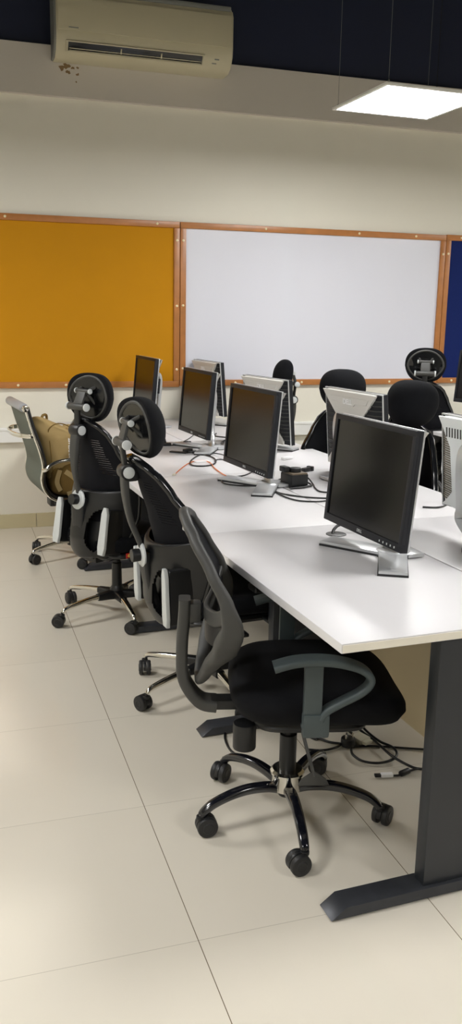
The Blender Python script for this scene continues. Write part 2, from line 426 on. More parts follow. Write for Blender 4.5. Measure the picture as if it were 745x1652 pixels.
# ------------------------------------------------------------------ monitors
def monitor(label, px, py, pz, yaw, basexy, baseyaw, style='dell', W=.485, H=.366, tilt=.088, group='widescreen monitors', logo=True):
    """root sits on the desk under the base circle; local +x is the way the screen faces"""
    t = thing('monitor', label, 'monitor', (basexy[0], basexy[1], TOP), baseyaw, group)
    inv = (Matrix.Translation((basexy[0], basexy[1], TOP)) @ Matrix.Rotation(baseyaw, 4, 'Z')).inverted()
    Mp = inv @ Matrix.Translation((px, py, pz)) @ Matrix.Rotation(yaw, 4, 'Z') @ Matrix.Rotation(-tilt, 4, 'Y')
    # panel local: +x out of the screen, y to the viewer's ... , z up ; screen surface at x=0
    bz = .018
    f = MB()
    for a, b_, w_, h_ in ((0, H/2-bz/2, W, bz), (0, -H/2+.0125, W, .025)): f.box((-.008, a, b_), (.016, w_, h_), .002, m=Mp)
    for sy in (-1, 1): f.box((-.008, sy*(W/2-bz/2), .0035), (.016, bz, H-bz-.025+.002), .002, m=Mp)
    f.box((-.018, 0, 0), (.016, W, H), .002, m=Mp)
    bez = f.build('bezel', M['bezel'], t)
    MB().box((-.007, 0, .0035), (.004, W-2*bz+.002, H-bz-.025+.002), m=Mp).build('screen', M['screen'], t, flat=True)
    rot = Matrix(((0, 0, 1, 0), (1, 0, 0, 0), (0, 1, 0, 0), (0, 0, 0, 1)))
    text('DELL', .014, .0004, 'front_logo', M['cap'], bez, Mp @ Matrix.Translation((.0006, -.0, -H/2+.0125)) @ rot)
    bt = MB()
    for k in range(5): bt.box((.0005, W/2-.035-.021*k, -H/2+.011), (.002, .004, .006), m=Mp)
    bt.build('button', M['cap'], bez)
    # silver top trim
    MB().box((-.028, 0, H/2-.001), (.010, W, .006), .002, m=Mp).box((-.028, W/2-.001, 0), (.006, .004, H), .001, m=Mp).box((-.028, -W/2+.001, 0), (.006, .004, H), .001, m=Mp).build('trim_strip', M['standsilver'], t)
    shell = M['shell'] if style == 'dell' else M['shellwhite']
    # dark vented flanks
    fl = MB(); vent = M['bezel'] if style == 'dell' else M['vent']
    for sy in (-1, 1):
        pr = [(-.024, sy*W/2*.995), (-.024, sy*.08), (-.046, sy*.08), (-.043, sy*(W/2-(.04 if style == 'dell' else .09)))]
        fl.prism(pr, -H/2+.006, H/2-.006, 'xy', m=Mp)
    vb = fl.build('rear_housing', M['bezel'] if style == 'dell' else M['shellwhite'], t)
    nrib = 15 if style == 'dell' else 34
    for sy in (-1, 1):
        rb = MB()
        for k in range(nrib):
            z = -H/2+.03+(H-.06)*k/(nrib-1)
            a = Vector((-.026, sy*(W/2-.004), z)); b_ = Vector((-.044, sy*(W/2-(.045 if style == 'dell' else .092)), z)); c_ = (a+b_)/2; d_ = b_-a
            ang = math.atan2(d_.y, d_.x)
            rb.box((0, 0, 0), (d_.length*1.0, .004, .0045 if style == 'dell' else .004), m=Mp @ Matrix.Translation(c_) @ Matrix.Rotation(ang, 4, 'Z') @ (Matrix.Rotation(.35*sy, 4, 'X') if style != 'dell' else Matrix.Identity(4)))
            if style == 'dell':
                rb.box((-.0455, sy*(W/2-.09), z), (.004, .09, .0035), m=Mp)
        rb.build('vent_rib', M['grey'] if style == 'dell' else M['vent'], vb)
    # hourglass back plate
    a = W/2-.03; cch = W/2-.135; z1 = H/2-.004
    if style == 'dell': out = [(-a-.015, z1), (a+.015, z1), (a-.005, z1-.02), (cch, z1-.11), (cch, -z1+.11), (a-.01, -z1+.02), (a-.01, -z1), (-a+.01, -z1), (-a+.01, -z1+.02), (-cch, -z1+.11), (-cch, z1-.11), (-a+.005, z1-.02)]
    else: out = [(-a-.018, z1), (a+.018, z1), (a-.050, z1-.10), (a-.060, -z1+.06), (a+.0, -z1+.01), (-a-.0, -z1+.01), (-a+.060, -z1+.06), (-a+.050, z1-.10)]
    pl = MB().prism(out, -.044, -.055, 'yz', .003, m=Mp).box((-.038, 0, z1-.003), (.028, 2*a-.02, .008), .003, m=Mp).build('back_plate', shell, t)
    rotb = Matrix(((0, 0, -1, 0), (-1, 0, 0, 0), (0, 1, 0, 0), (0, 0, 0, 1)))
    if style == 'dell':
        band = [(-.17, .022), (.17, .022), (.15, -.004), (.06, -.004), (.045, -.018), (-.045, -.018), (-.06, -.004), (-.15, -.004)]
        MB().prism([(y, z+z1-.045) for y, z in band], -.054, -.0585, 'yz', .0015, m=Mp).build('logo_band', shell, pl)
        text('DELL', .034, .0016, 'rear_logo', M['paper'], pl, Mp @ Matrix.Translation((-.059, 0, z1-.045)) @ rotb, bold=.0008)
    else:
        sl = MB()
        for k in range(24):
            y = -.17+.34*k/23
            sl.box((-.0555, y, z1-.05), (.002, .0055, .032), 0, m=Mp @ Matrix.Translation((0, 0, 0)))
        sl.build('vent_slot', M['grey'], pl)
    # stand: neck slab slanting back from the base then upright behind the panel
    ptop = Mp @ Vector((-.108, 0, .065)); pm = Mp @ Vector((-.112, 0, -.12))
    nw = .078
    path = [Vector((.012, 0, .008)), Vector((-.002, 0, .03)), Vector((pm.x*.7, pm.y*.7, .068)), Vector((pm.x, pm.y, .11)), Vector((pm.x, pm.y, max(.14, pm.z))), Vector((ptop.x, ptop.y, ptop.z-.05)), Vector((ptop.x+.004, ptop.y, ptop.z)), Vector((ptop.x+.014, ptop.y, ptop.z+.018))]
    side = Mp.to_3x3() @ Vector((0, 1, 0))
    nk = MB().sweep(path, rrect(nw, .022, .008), up=(1, 0, .0), smooth=5).build('stand_neck', M['standsilver'], t, ang=50)
    MB().box((-.085, 0, .0), (.045, .085, .10), .006, m=Mp).build('mount_plate', M['bezel'], t)
    # base: disc + two front legs + rear bar
    def leg(ang, L0, w0, w1, L1, th=.016):
        m_ = Matrix.Rotation(ang, 4, 'Z')
        lg = MB().prism([(L0, -w0/2), (L1, -w1/2), (L1+.012, -w1/2), (L1+.012, w1/2), (L1, w1/2), (L0, w0/2)], .003, th, 'xy', .003, m=m_); return lg
    base = MB()
    if style == 'dell':
        for an in (-58, 58):
            lg = leg(R(an), .02, .09, .085, .235); base.add(lg.v, lg.f)
        base.lathe([(.055, .003), (.055, .016), (.050, .019), (.02, .0195)], 32)
        base.box((-.05, 0, .0095), (.06, .12, .013), .003)
        und = MB().lathe([(.058, 0), (.058, .007)], 32)
        for an in (-58, 58):
            lg = MB().box((.125, 0, .0035), (.245, .092, .007), 0, m=Matrix.Rotation(R(an), 4, 'Z')); und.add(lg.v, lg.f)
    else:
        base.lathe([(.12, .006), (.118, .014), (.06, .02), (.04, .03)], 40, Matrix.Scale(1.15, 4, (0, 1, 0)))
        base.box((-.02, 0, .04), (.05, .10, .06), .008)
        und = MB().lathe([(.125, 0), (.125, .008)], 40, Matrix.Scale(1.15, 4, (0, 1, 0)))
    bo = base.build('stand_base', M['standsilver'], t)
    und.build('base_foot', M['black'], bo)
    return t
# left row, screens towards the left
def mon_left(label, c, yaw):
    fx, fy = math.cos(yaw), math.sin(yaw)
    monitor(label, c[0], c[1], c[2], yaw, (c[0]-fx*.09, c[1]-fy*.09-.045), yaw)
mon_left('black widescreen monitor nearest the camera, facing left, on nearest desk section', (1.25, 2.474, .998), R(184.2))
mon_left('black widescreen monitor facing left, second nearest, beside the black power adapter', (1.258, 3.66, 1.007), R(185.5))
mon_left('black widescreen monitor facing left, third nearest, above the tangled cables', (1.32, 4.78, 1.012), R(184))
mon_left('black widescreen monitor facing left, farthest of the left row against mustard board', (1.24, 5.78, 1.032), R(183))
def mon_right(label, c, yaw, **k):
    fx, fy = math.cos(yaw), math.sin(yaw)
    monitor(label, c[0], c[1], c[2], yaw, (c[0]-fx*.088, c[1]-fy*.088), yaw, **k)
mon_right('silver backed monitor seen from behind, in front of the round topped black chair', (1.82, 3.70, .986), .12)
mon_right('silver backed monitor seen from behind, its top showing past the second black screen', (1.774, 4.77, .97), .213)
mon_right('silver backed monitor seen from behind, farthest away near the whiteboard corner', (1.765, 5.93, 1.0), .10)
monitor('white backed monitor with slanted side vents, cut by the right edge', 1.685, 2.43, 1.02, .10, (1.69, 2.34), .10, style='white', W=.46, H=.325, group='white backed monitors')
monitor('black monitor corner showing at right edge beyond the chairs', 3.52, 5.28, 1.10, R(195), (3.56, 5.29), R(195), group='monitor on far desk')

# ------------------------------------------------------------------ chairs
def caster(parent, x, y, swivel, wr=.031, stem_top=.075):
    m = Matrix.Translation((x, y, 0)) @ Matrix.Rotation(swivel, 4, 'Z')
    c = MB().cyl((0, 0, .045), (0, 0, stem_top), .006, 10, m=m).cyl((0, 0, .052), (0, 0, .064), .013, 14, .002, m=m)
    # hood between and over the wheels
    hd = [(.018+.0315*math.cos(a), wr+.0315*math.sin(a)) for a in [R(v) for v in range(-10, 200, 14)]] + [(.018-.012, wr-.006), (.018+.012, wr-.006)]
    c.prism(hd, -.0065, .0065, 'xz', .001, m=m)
    o = c.build('caster', M['black'], parent)
    for s in (-1, 1):
        w = MB().lathe([(.010, .0255), (.014, .0265), (.017, .0245), (wr-.006, .025), (wr-.0015, .023), (wr, .019), (wr, .009), (wr-.001, .0075), (.01, .0075)], 26,
                       m @ Matrix.Translation((.018, 0, wr)) @ Matrix.Rotation(PI/2*s, 4, 'X'))
        w.build('wheel', M['blackrubber'], o)
M['blackrubber'] = mat('dark rubber wheel', (30, 30, 31), .5)
def star_base(parent, a0, kind, rad=.285, sw=None):
    k_ = rad/.285
    for k in range(5):
        a = a0+2*PI*k/5; m = Matrix.Rotation(a, 4, 'Z')
        if kind == 'arched':      # black tube legs, high arch
            P = [(.035, 0, .098), (.07, 0, .108), (.13, 0, .114), (.19, 0, .108), (.245, 0, .092), (.274, 0, .073), (.281, 0, .062)]
            wz = lambda t: rrect(.036-.010*t, .028-.006*t, .009, 3)
            MB().sweep(P, wz, up=(0, 0, 1), m=m, smooth=5).build('base_leg', M['blackmetal'], parent, ang=50)
        else:                      # chrome legs coming out of a black hub
            P = [(.07, 0, .108), (.12*k_, 0, .108), (.18*k_, 0, .102), (.24*k_, 0, .092), (.27*k_, 0, .084), (.283*k_, 0, .070)]
            wz = lambda t: rrect(.032-.013*t, .026-.008*t, .008, 3)
            MB().sweep(P, wz, up=(0, 0, 1), m=m, smooth=5).build('base_leg', M['chrome'], parent, ang=50)
            if kind == 'hubbed':
                MB().sweep([(.015, 0, .108), (.05, 0, .108), (.115, 0, .108)], lambda t: rrect(.05-.012*t, .05-.018*t, .01, 3), m=m).build('leg_socket', M['black'], parent, ang=50)
            else:
                MB().sweep([(.015, 0, .108), (.08, 0, .108)], lambda t: rrect(.034, .028, .008, 3), m=m).build('leg_socket', M['chrome'], parent, ang=50)
        caster(parent, rad*math.cos(a), rad*math.sin(a), (sw or [1, 2.2, .4, 3.1, 4.4])[k])
BACKX = [(.33, -.185), (.42, -.205), (.52, -.20), (.62, -.205), (.75, -.23), (.88, -.265), (.98, -.30)]
BACKW = [(.33, .12), (.38, .175), (.46, .205), (.56, .222), (.66, .222), (.76, .195), (.86, .155), (.93, .122), (.965, .085), (.98, .04)]
def hb_pt(u, z, off=0):
    w = ip(BACKW, z); x = ip(BACKX, z)
    y = u*w; cx = .55*y*y/.22+.0
    n = Vector((-1, -.0 if abs(y) < 1e-6 else -0.0, 0))
    dy = 2*.55*y/.22
    nn = Vector((-1, dy, -.22)).normalized()
    return Vector((x+cx, y, z))+nn*off, nn
def highback(name, label, group, loc, az, sw=None, a0=.3, slots=True, head_dz=0, knob=True, rec=0, lift=0, hyaw=0):
    t = thing(name, label, 'chair', (loc[0], loc[1], 0), PI/2-R(az), group)
    star_base(t, a0, 'hubbed', rad=.318, sw=sw)
    MB().lathe([(.030, .085), (.036, .088), (.036, .135), (.028, .15), (.026, .155)], 24).lathe([(.026, .15), (.024, .27), (.018, .275), (.018, .34)], 20).build('gas_column', M['black'], t)
    # mechanism and side lever
    mc = MB().box((-.01, 0, .335), (.22, .15, .05), .01).box((-.12, 0, .325), (.10, .09, .035), .008).box((.02, -.17, .335), (.02, .2, .010), .003).box((.02, -.275, .335), (.03, .06, .014), .005); mc.build('mechanism', M['black'], t)
    # seat
    def sf(p):
        q = p.copy(); q.z += -.10*max(0, (p.x-.10))**1.5*2.2 + .05*(p.y/.24)**2*(1 if p.z > 0 else .6)*.5
        q.y *= 1+.05*(p.x/.25)
        return q+Vector((.045, 0, .405))
    MB().pad((.24, .24, .042), (.45, .42), sf, 44, 18).build('seat', M['fabric'], t, ang=80)
    MB().pad((.215, .215, .018), (.4, .4), lambda p: p+Vector((.045, 0, .362)), 36, 8).build('seat_shell', M['black'], t)
    # back mesh
    z0, z1 = .50, .972
    def bf(u, v):
        z = z0+(z1-z0)*v; return hb_pt((u*2-1)*.97, z)
    nu, nv = 40, 188
    def skip(i, j):
        if not slots: return False
        z = z0+(z1-z0)*j/nv; u = (i/nu)*2-1
        return .735 < z < .90 and (j % 4 in (0,)) and ((-.78+ (z-.735)*1.0 < u < -.42+(z-.735)*1.0) or (.78-(z-.735)*1.0 > u > .42-(z-.735)*1.0))
    MB().sheet(bf, nu, nv, .008, skip).build('back_mesh', M['mesh'] if slots else M['fabric'], t, ang=60)
    # outer rim
    rim = []
    zs = [.335+(.98-.335)*i/24 for i in range(25)]
    for z in zs: rim.append(hb_pt(1, z)[0])
    for z in zs[::-1]: rim.append(hb_pt(-1, z)[0])
    MB().sweep(rim, rrect(.020, .034, .008, 3), closed=True, up=[(hb_pt(1, z)[1]) for z in zs]+[(hb_pt(-1, z)[1]) for z in zs[::-1]]).build('back_frame', M['gloss'], t, ang=60)
    # rear lumbar shell: moulded plate with an opening each side of the stem
    def lsh(u, v):
        uu = u*2-1; top = .655+.035*uu*uu+.0; bot = .322+.03*uu*uu
        z = bot+(top-bot)*v
        bulge = math.sin(PI*min(1, max(0, v)))**.5
        p, n = hb_pt(uu*.99, z)
        k = (1-uu**4)*(.028+.030*bulge)
        return p+Vector((-1, 0, 0))*k, n
    MB().sheet(lsh, 60, 48, .012, lambda i, j: ((abs((i+.5)/30-1)-.53)/.27)**2+(((j+.5)/48-.42)/.31)**2 < 1).build('lumbar_shell', M['shellblack'], t, ang=70)
    MB().sheet(lambda u, v: hb_pt((u*2-1)*.95, .34+.17*v, .004), 20, 10, .012).build('pelvic_support', M['black'], t, ang=60)
    MB().sweep([(-.265, 0, .615), (-.255, 0, .52), (-.235, 0, .42), (-.20, 0, .345), (-.11, 0, .322)], lambda q: rrect(.085-.02*q, .035, .012, 3), up=(1, 0, .1), smooth=4).build('back_stem', M['black'], t, ang=60)
    # tall fin plates joining rim and shell (lower sides)
    # spine
    sp = [(-.320, 0, .945), (-.330, 0, .90), (-.326, 0, .82), (-.312, 0, .74), (-.285, 0, .665), (-.265, 0, .61)]
    MB().sweep(sp, lambda q: rrect(.050-.026*min(1, max(0, q-.35)*3), .026-.006*q, .007, 3), up=(1, 0, 0), smooth=5).build('support_spine', M['grey'], t, ang=60)
    if knob:
        k = MB().lathe([(.048, 0), (.048, .006), (.040, .012), (.02, .012)], 32, Matrix.Translation((-.272, 0, .605)) @ Matrix.Rotation(-PI/2, 4, 'Y')).build('lumbar_ring', M['cap'], t)
        MB().lathe([(.024, 0), (.026, .03), (.024, .034)], 24, Matrix.Translation((-.282, 0, .605)) @ Matrix.Rotation(-PI/2, 4, 'Y')).build('lumbar_knob', M['black'], k)
    # headrest joint and post
    j = MB().cyl((-.322, -.032, .932), (-.322, .032, .932), .030, 24, .003).box((-.305, 0, .925), (.05, .05, .06), .01).build('headrest_joint', M['black'], t)
    for s in (-1, 1): MB().cyl((-.322, s*.031, .932), (-.322, s*.038, .932), .022, 22, .002).build('joint_cap', M['cap'], j)
    dz = head_dz
    MB().sweep([(-.325, 0, .93), (-.328, 0, .975+dz*.5), (-.335, 0, 1.03+dz)], rrect(.034, .016, .005, 3), up=(1, 0, 0), smooth=4).build('headrest_post', M['black'], t)
    br = MB().cyl((-.335, -.062, 1.04+dz), (-.335, .062, 1.04+dz), .0165, 20, .002)
    br.cyl((-.312, -.048, 1.115+dz), (-.312, .048, 1.115+dz), .011, 16, .001)
    br.prism([(-.032, 1.035+dz), (.032, 1.035+dz), (.028, 1.12+dz), (-.028, 1.12+dz)], -.006, .006, 'yz', .003, m=Matrix.Translation((-.325, 0, 0)) @ Matrix.Translation((0, 0, 1.08+dz)) @ Matrix.Rotation(R(17), 4, 'Y') @ Matrix.Translation((0, 0, -1.08-dz)))
    for s in (-1, 1):
        br.sweep([(-.312, s*.030, 1.115+dz), (-.295, s*.038, 1.128+dz), (-.262, s*.050, 1.145+dz)], rrect(.014, .012, .004, 2), up=(0, 1, 0), smooth=4)
        br.sweep([(-.312, s*.022, 1.112+dz), (-.285, s*.030, 1.085+dz), (-.245, s*.044, 1.045+dz)], rrect(.014, .010, .004, 2), up=(0, 1, 0), smooth=4)
    bo = br.build('headrest_bracket', M['grey'], t, ang=50)
    for s in (-1, 1):
        MB().cyl((-.335, s*.060, 1.04+dz), (-.335, s*.070, 1.04+dz), .0185, 22, .003).build('bracket_cap', M['cap'], bo)
        MB().cyl((-.312, s*.046, 1.115+dz), (-.312, s*.054, 1.115+dz), .0125, 18, .002).build('bracket_cap', M['cap'], bo)
    # headrest pad: wide oval bowl, concave behind
    hz = 1.092+dz
    TB = Matrix.Translation((-.250, 0, hz)) @ Matrix.Rotation(R(hyaw), 4, 'Z') @ Matrix.Rotation(R(-8), 4, 'Y')
    def hf(p):
        q = p.copy()
        bend = 2.4*q.y*q.y + 1.5*q.z*q.z
        if p.x < 0: q.x = p.x*.35
        q.x -= bend*1.0
        q.y *= 1-.18*max(0, -p.z/.11)
        q.x += .012
        return q
    hd = MB().pad((.062, .135, .114), (.75, .85), hf, 40, 24, m=TB @ Matrix.Rotation(0, 4, 'Z')).build('headrest', M['fabric'], t, ang=80)
    def hp(a, k, back):
        y = .135*k*math.cos(a); z = .114*k*math.sin(a); y *= 1-.18*max(0, -z/.11)
        return Vector((.012-(2.4*y*y+1.5*z*z)-back, y, z))
    n = 44
    MB().tube([hp(2*PI*i/n, .86, .014) for i in range(n)], .0075, 8, True, m=TB).build('headrest_rim', M['grey'], hd, ang=80)
    MB().loft([[hp(2*PI*i/n, .86, .016) for i in range(n)], [hp(2*PI*i/n, .62, .024) for i in range(n)], [hp(2*PI*i/n, .3, .022) for i in range(n)], [hp(2*PI*i/n, .03, .021) for i in range(n)]], True, m=TB).build('headrest_shell', M['gloss'], hd, ang=80)
    # armrests: upright brackets with pale outer trim
    for s in (-1, 1):
        MB().box((.18, s*.27, .505), (.25, .07, .024), .010, 3).box((.16, s*.272, .43), (.06, .022, .14), .006).box((.16, s*.22, .362), (.06, .12, .014), .004).build('armrest', M['black'], t)
        a = MB().box((-.185, s*.172, .475), (.10, .034, .215), .010, 3).build('side_support', M['black'], t)
        out = [(s*.172+b_, c_) for b_, c_ in ((-.019, .365), (.019, .365), (.024, .40), (.021, .56), (.010, .59), (-.010, .59), (-.021, .56), (-.024, .40))]
        MB().prism(out, -.252, -.236, 'yz', .004).build('silver_trim', M['cap'], a)
    mv = Matrix.Translation((0, 0, lift))
    mr = mv @ Matrix.Translation((-.1, 0, .36)) @ Matrix.Rotation(R(-rec), 4, 'Y') @ Matrix.Translation((.1, 0, -.36))
    back = ('back_', 'lumbar', 'pelvic', 'support_spine', 'headrest', 'side_support')
    for ch in list(t.children):
        if ch.name.startswith(('base_leg', 'leg_socket', 'caster', 'gas_column')): continue
        mm = mr if ch.name.startswith(back) else mv
        for o in [ch]+list(ch.children): o.data.transform(mm)
    return t
HB = 'high backed mesh office chairs with headrests'
c2 = highback('high_back_chair', 'black high backed office chair with headrest and red label, facing third desk section', HB, (.765, 4.215), 60, a0=R(203)-(PI/2-R(60)), sw=[2.3, 1.9, .4, 3.1, 4.4], rec=-9, hyaw=8)
lb = MB().box((0, 0, 0), (.044, .003, .024), .001, m=Matrix.Translation((-.12, -.236, .378)) @ Matrix.Rotation(0, 4, 'Z')).build('brand_label', M['red'], c2)
MB().lathe([(.009, 0), (.009, .001)], 20, Matrix.Translation((-.12, -.2385, .378)) @ Matrix.Rotation(PI/2, 4, 'X') @ Matrix.Scale(1.7, 4, (1, 0, 0))).build('label_oval', M['yellow'], lb)
highback('high_back_chair', 'black high backed office chair with headrest, between the red labelled chair and nearest chair', HB, (.955, 3.205), 84, a0=R(204.6)-(PI/2-R(84)), sw=[2.0, .6, .4, 3.1, 4.4], rec=2, hyaw=10)
highback('high_back_chair', 'black high backed chair seen side on, its headrest above the monitor behind second black screen', HB, (1.95, 5.71), 280, slots=False)
highback('high_back_chair', 'black round topped chair facing camera behind the nearest silver backed monitor', HB, (2.03, 4.41), 210, slots=False)
highback('high_back_chair', 'black chair with big oval headrest facing us, right of the round topped chair', HB, (1.94, 3.65), 232, slots=False)
highback('high_back_chair', 'black high backed chair turned away, farthest right, its headrest against whiteboard edge', HB, (3.17, 5.46), 30, slots=True, lift=.10)

# ---- near chair with T arms
def midback(loc, az):
    t = thing('mid_back_chair', 'black mid back chair with grey looped armrests, nearest the camera', 'chair', (loc[0], loc[1], 0), PI/2-R(az))
    # casters at the bearings seen
    star_base(t, R(259)-(PI/2-R(az)), 'arched', sw=[PI*1.1, .9, 2.9, 4.1, .2])
    MB().lathe([(.040, .088), (.046, .092), (.046, .140), (.052, .143), (.052, .150), (.045, .157), (.030, .158)], 36).lathe([(.030, .085), (.028, .1)], 20).build('hub_ring', M['chrome'], t, ang=30)
    MB().lathe([(.026, .07), (.026, .27), (.0, .27)], 24).lathe([(.016, .25), (.016, .36)], 20).build('gas_column', M['black'], t)
    MB().box((.01, 0, .345), (.26, .16, .04), .01).cyl((-.14, -.075, .345), (-.14, -.075, .265), .034, 24, .004).build('mechanism', M['black'], t)
    MB().sweep([(.02, -.08, .35), (.035, -.12, .29), (.05, -.145, .235), (.055, -.15, .215)], lambda q: rrect(.018+.012*q, .008, .003, 2), up=(1, 0, 0), smooth=4).prism([(-.045, 0), (.045, 0), (.035, .02), (.0, .045), (-.035, .02)], -.156, -.148, 'xz', .003, m=Matrix.Translation((.055, 0, .185))).build('height_lever', M['grey'], t)
    # seat
    def sf(p):
        q = p.copy(); q.z -= .28*max(0, p.x-.08)**1.6*1.3
        q.z += .03*(p.y/.245)**2
        if p.z < 0: q.x *= .96; q.y *= .96
        return q+Vector((.070, 0, .420))
    MB().pad((.252, .238, .066), (.62, .5), sf, 48, 20).build('seat', M['fabric'], t, ang=85)
    MB().pad((.17, .16, .018), (.4, .4), lambda p: p+Vector((.05, 0, .362)), 36, 8).build('seat_shell', M['black'], t)
    # back
    BX = [(.46, -.270), (.53, -.256), (.61, -.225), (.68, -.215), (.75, -.232), (.83, -.268), (.91, -.302), (.95, -.318)]
    BW = [(.46, .03), (.49, .075), (.55, .13), (.61, .18), (.67, .212), (.73, .218), (.81, .20), (.87, .165), (.915, .125), (.94, .08), (.95, .03)]
    def bp(u, z, off=0):
        w = ip(BW, z); y = u*w; return Vector((ip(BX, z)+.55*y*y-off, y, z))
    zs = [.46+(.95-.46)*i/30 for i in range(31)]
    rim = [bp(1, z) for z in zs]+[bp(-1, z) for z in zs[::-1]]
    def rp(q):
        # wide grey band at the lumbar, slimmer towards the top
        z = (.46+.49*(q/.5)) if q < .5 else (.95-.49*((q-.5)/.5))
        k = math.exp(-((z-.63)/.09)**2)
        return rrect(.026+.012*k, .030+.04*k, .011, 3)
    MB().sweep(rim, rp, closed=True, up=(1, 0, .25)).build('back_frame', M['grey'], t, ang=60)
    MB().sheet(lambda u, v: (bp((u*2-1)*.96, .695+.245*v), (1, 0, .3)), 24, 24, .006).build('back_mesh', M['mesh'], t, ang=60)
    # crossbar dividing mesh and lumbar opening
    MB().sweep([bp(-.95, .72, .0), bp(-.55, .675, .02), bp(0, .66, .035), bp(.55, .675, .02), bp(.95, .72, .0)], rrect(.045, .016, .006, 3), up=(1, 0, 0), smooth=6).build('back_crossbar', M['grey'], t, ang=60)
    MB().sweep([bp(-.8, .65, .01), bp(0, .63, .03), bp(.8, .65, .01)], rrect(.10, .008, .003, 2), up=(1, 0, 0), smooth=6).build('lumbar_pad', M['black'], t, ang=60)
    # L shaped support arm from under the seat up behind the back
    L = [(-.22, 0, .372), (-.262, 0, .380), (-.296, 0, .415), (-.320, 0, .47), (-.322, 0, .56), (-.316, 0, .65), (-.315, 0, .70)]
    MB().sweep(L, lambda q: rrect(.080-.02*q, .034, .010, 3), up=(1, 0, .2), smooth=5).box((-.292, 0, .66), (.05, .05, .06), .01).build('back_support', M['grey'], t, ang=50)
    MB().box((-.16, 0, .376), (.16, .055, .030), .006).build('support_bar', M['black'], t)
    # armrests
    for s in (-1, 1):
        y = s*.272
        a = MB()
        P = [Vector(p) for p in [(-.085, y, .598), (-.03, y, .613), (.035, y, .617), (.095, y, .610), (.145, y, .594), (.172, y, .571), (.172, y, .548), (.148, y, .524), (.10, y, .498), (.06, y, .474), (.045, y, .45)]]
        P = catmull(P, 5)
        ups = []
        for k in range(len(P)):
            tt = (P[min(k+1, len(P)-1)]-P[max(k-1, 0)]).normalized(); ups.append(Vector((0, 1, 0)).cross(tt)*-1)
        a.sweep(P, lambda q: rrect(.056-.018*min(1, max(0, q-.35)*4), .020, .008, 3), up=ups)
        a.box((.022, y, .53), (.050, .024, .17), .006)
        a.box((.032, y, .434), (.072, .034, .068), .008)
        a.box((.03, s*.232, .408), (.06, .10, .014), .004)
        a.build('armrest', M['armgrey'], t, ang=50)
    return t
midback((.925, 2.255), 104)

# ---- grey mesh chair with chrome frame
def chromechair(loc, az):
    t = thing('mesh_chair', 'grey mesh chair with chrome frame, farthest left, holding the backpack', 'chair', (loc[0], loc[1], 0), PI/2-R(az))
    star_base(t, R(200), 'chrome', sw=[.5, 2.8, 1.9, 3.1, 4.4])
    MB().lathe([(.028, .08), (.034, .09), (.034, .14), (.026, .15), (.024, .28), (.016, .285), (.016, .38)], 22).build('gas_column', M['black'], t)
    MB().box((0, 0, .372), (.24, .18, .04), .01).box((-.08, 0, .365), (.12, .10, .05), .01).build('mechanism', M['black'], t)
    prof = [(.22, .435), (.10, .415), (-.05, .405), (-.15, .42), (-.205, .47), (-.225, .54), (-.215, .62), (-.235, .72), (-.275, .84), (-.305, .955)]
    for s in (-1, 1):
        MB().sweep([(x, s*.235, z) for x, z in prof], rrect(.014, .026, .005, 3), up=(0, 1, 0), smooth=6).build('side_frame', M['chrome'], t, ang=60)
    pts = catmull([Vector((x, 0, z)) for x, z in prof], 6)
    def seatf(u, v):
        x = v*(len(pts)-1); i = min(int(x), len(pts)-2); p = pts[i].lerp(pts[i+1], x-i); d = (pts[i+1]-pts[i]).normalized()
        return Vector((p.x, (u-.5)*.455, p.z)), Vector((-d.z, 0, d.x))
    MB().sheet(seatf, 8, 60, .012).build('mesh_sling', M['greymesh'], t, ang=60)
    # thick dark edges of the sling and padded top roll
    for s in (-1, 1): MB().tube([(p.x+.012, s*.222, p.z+.008) for p in pts[::2]], .012, 8).build('sling_edge', M['black'], t)
    MB().cyl((-.312, -.225, .962), (-.312, .225, .962), .026, 20, .006).build('top_roll', M['greypad'], t)
    for s in (-1, 1): MB().cyl((-.308, s*.226, .958), (-.308, s*.252, .958), .019, 18, .003).build('frame_cap', M['chrome'], t)
    # handle bar behind
    MB().sweep([(-.262, -.235, .80), (-.30, -.225, .80), (-.345, -.13, .80), (-.355, 0, .80), (-.345, .13, .80), (-.30, .225, .80), (-.262, .235, .80)], rrect(.010, .026, .004, 2), up=(0, 0, 1), smooth=5).build('back_handle', M['chrome'], t)
    for s in (-1, 1):
        y = s*.262
        a = MB().tube([(-.215, s*.24, .60), (-.205, y, .605), (-.17, y, .635), (-.11, y, .655), (.0, y, .66), (.12, y, .655), (.18, y, .63), (.205, y, .57), (.20, y, .50), (.19, s*.24, .445)], .0115, 12, smooth=5)
        a.build('armrest', M['chrome'], t, ang=60)
    return t
chromechair((.69, 5.34), 84)

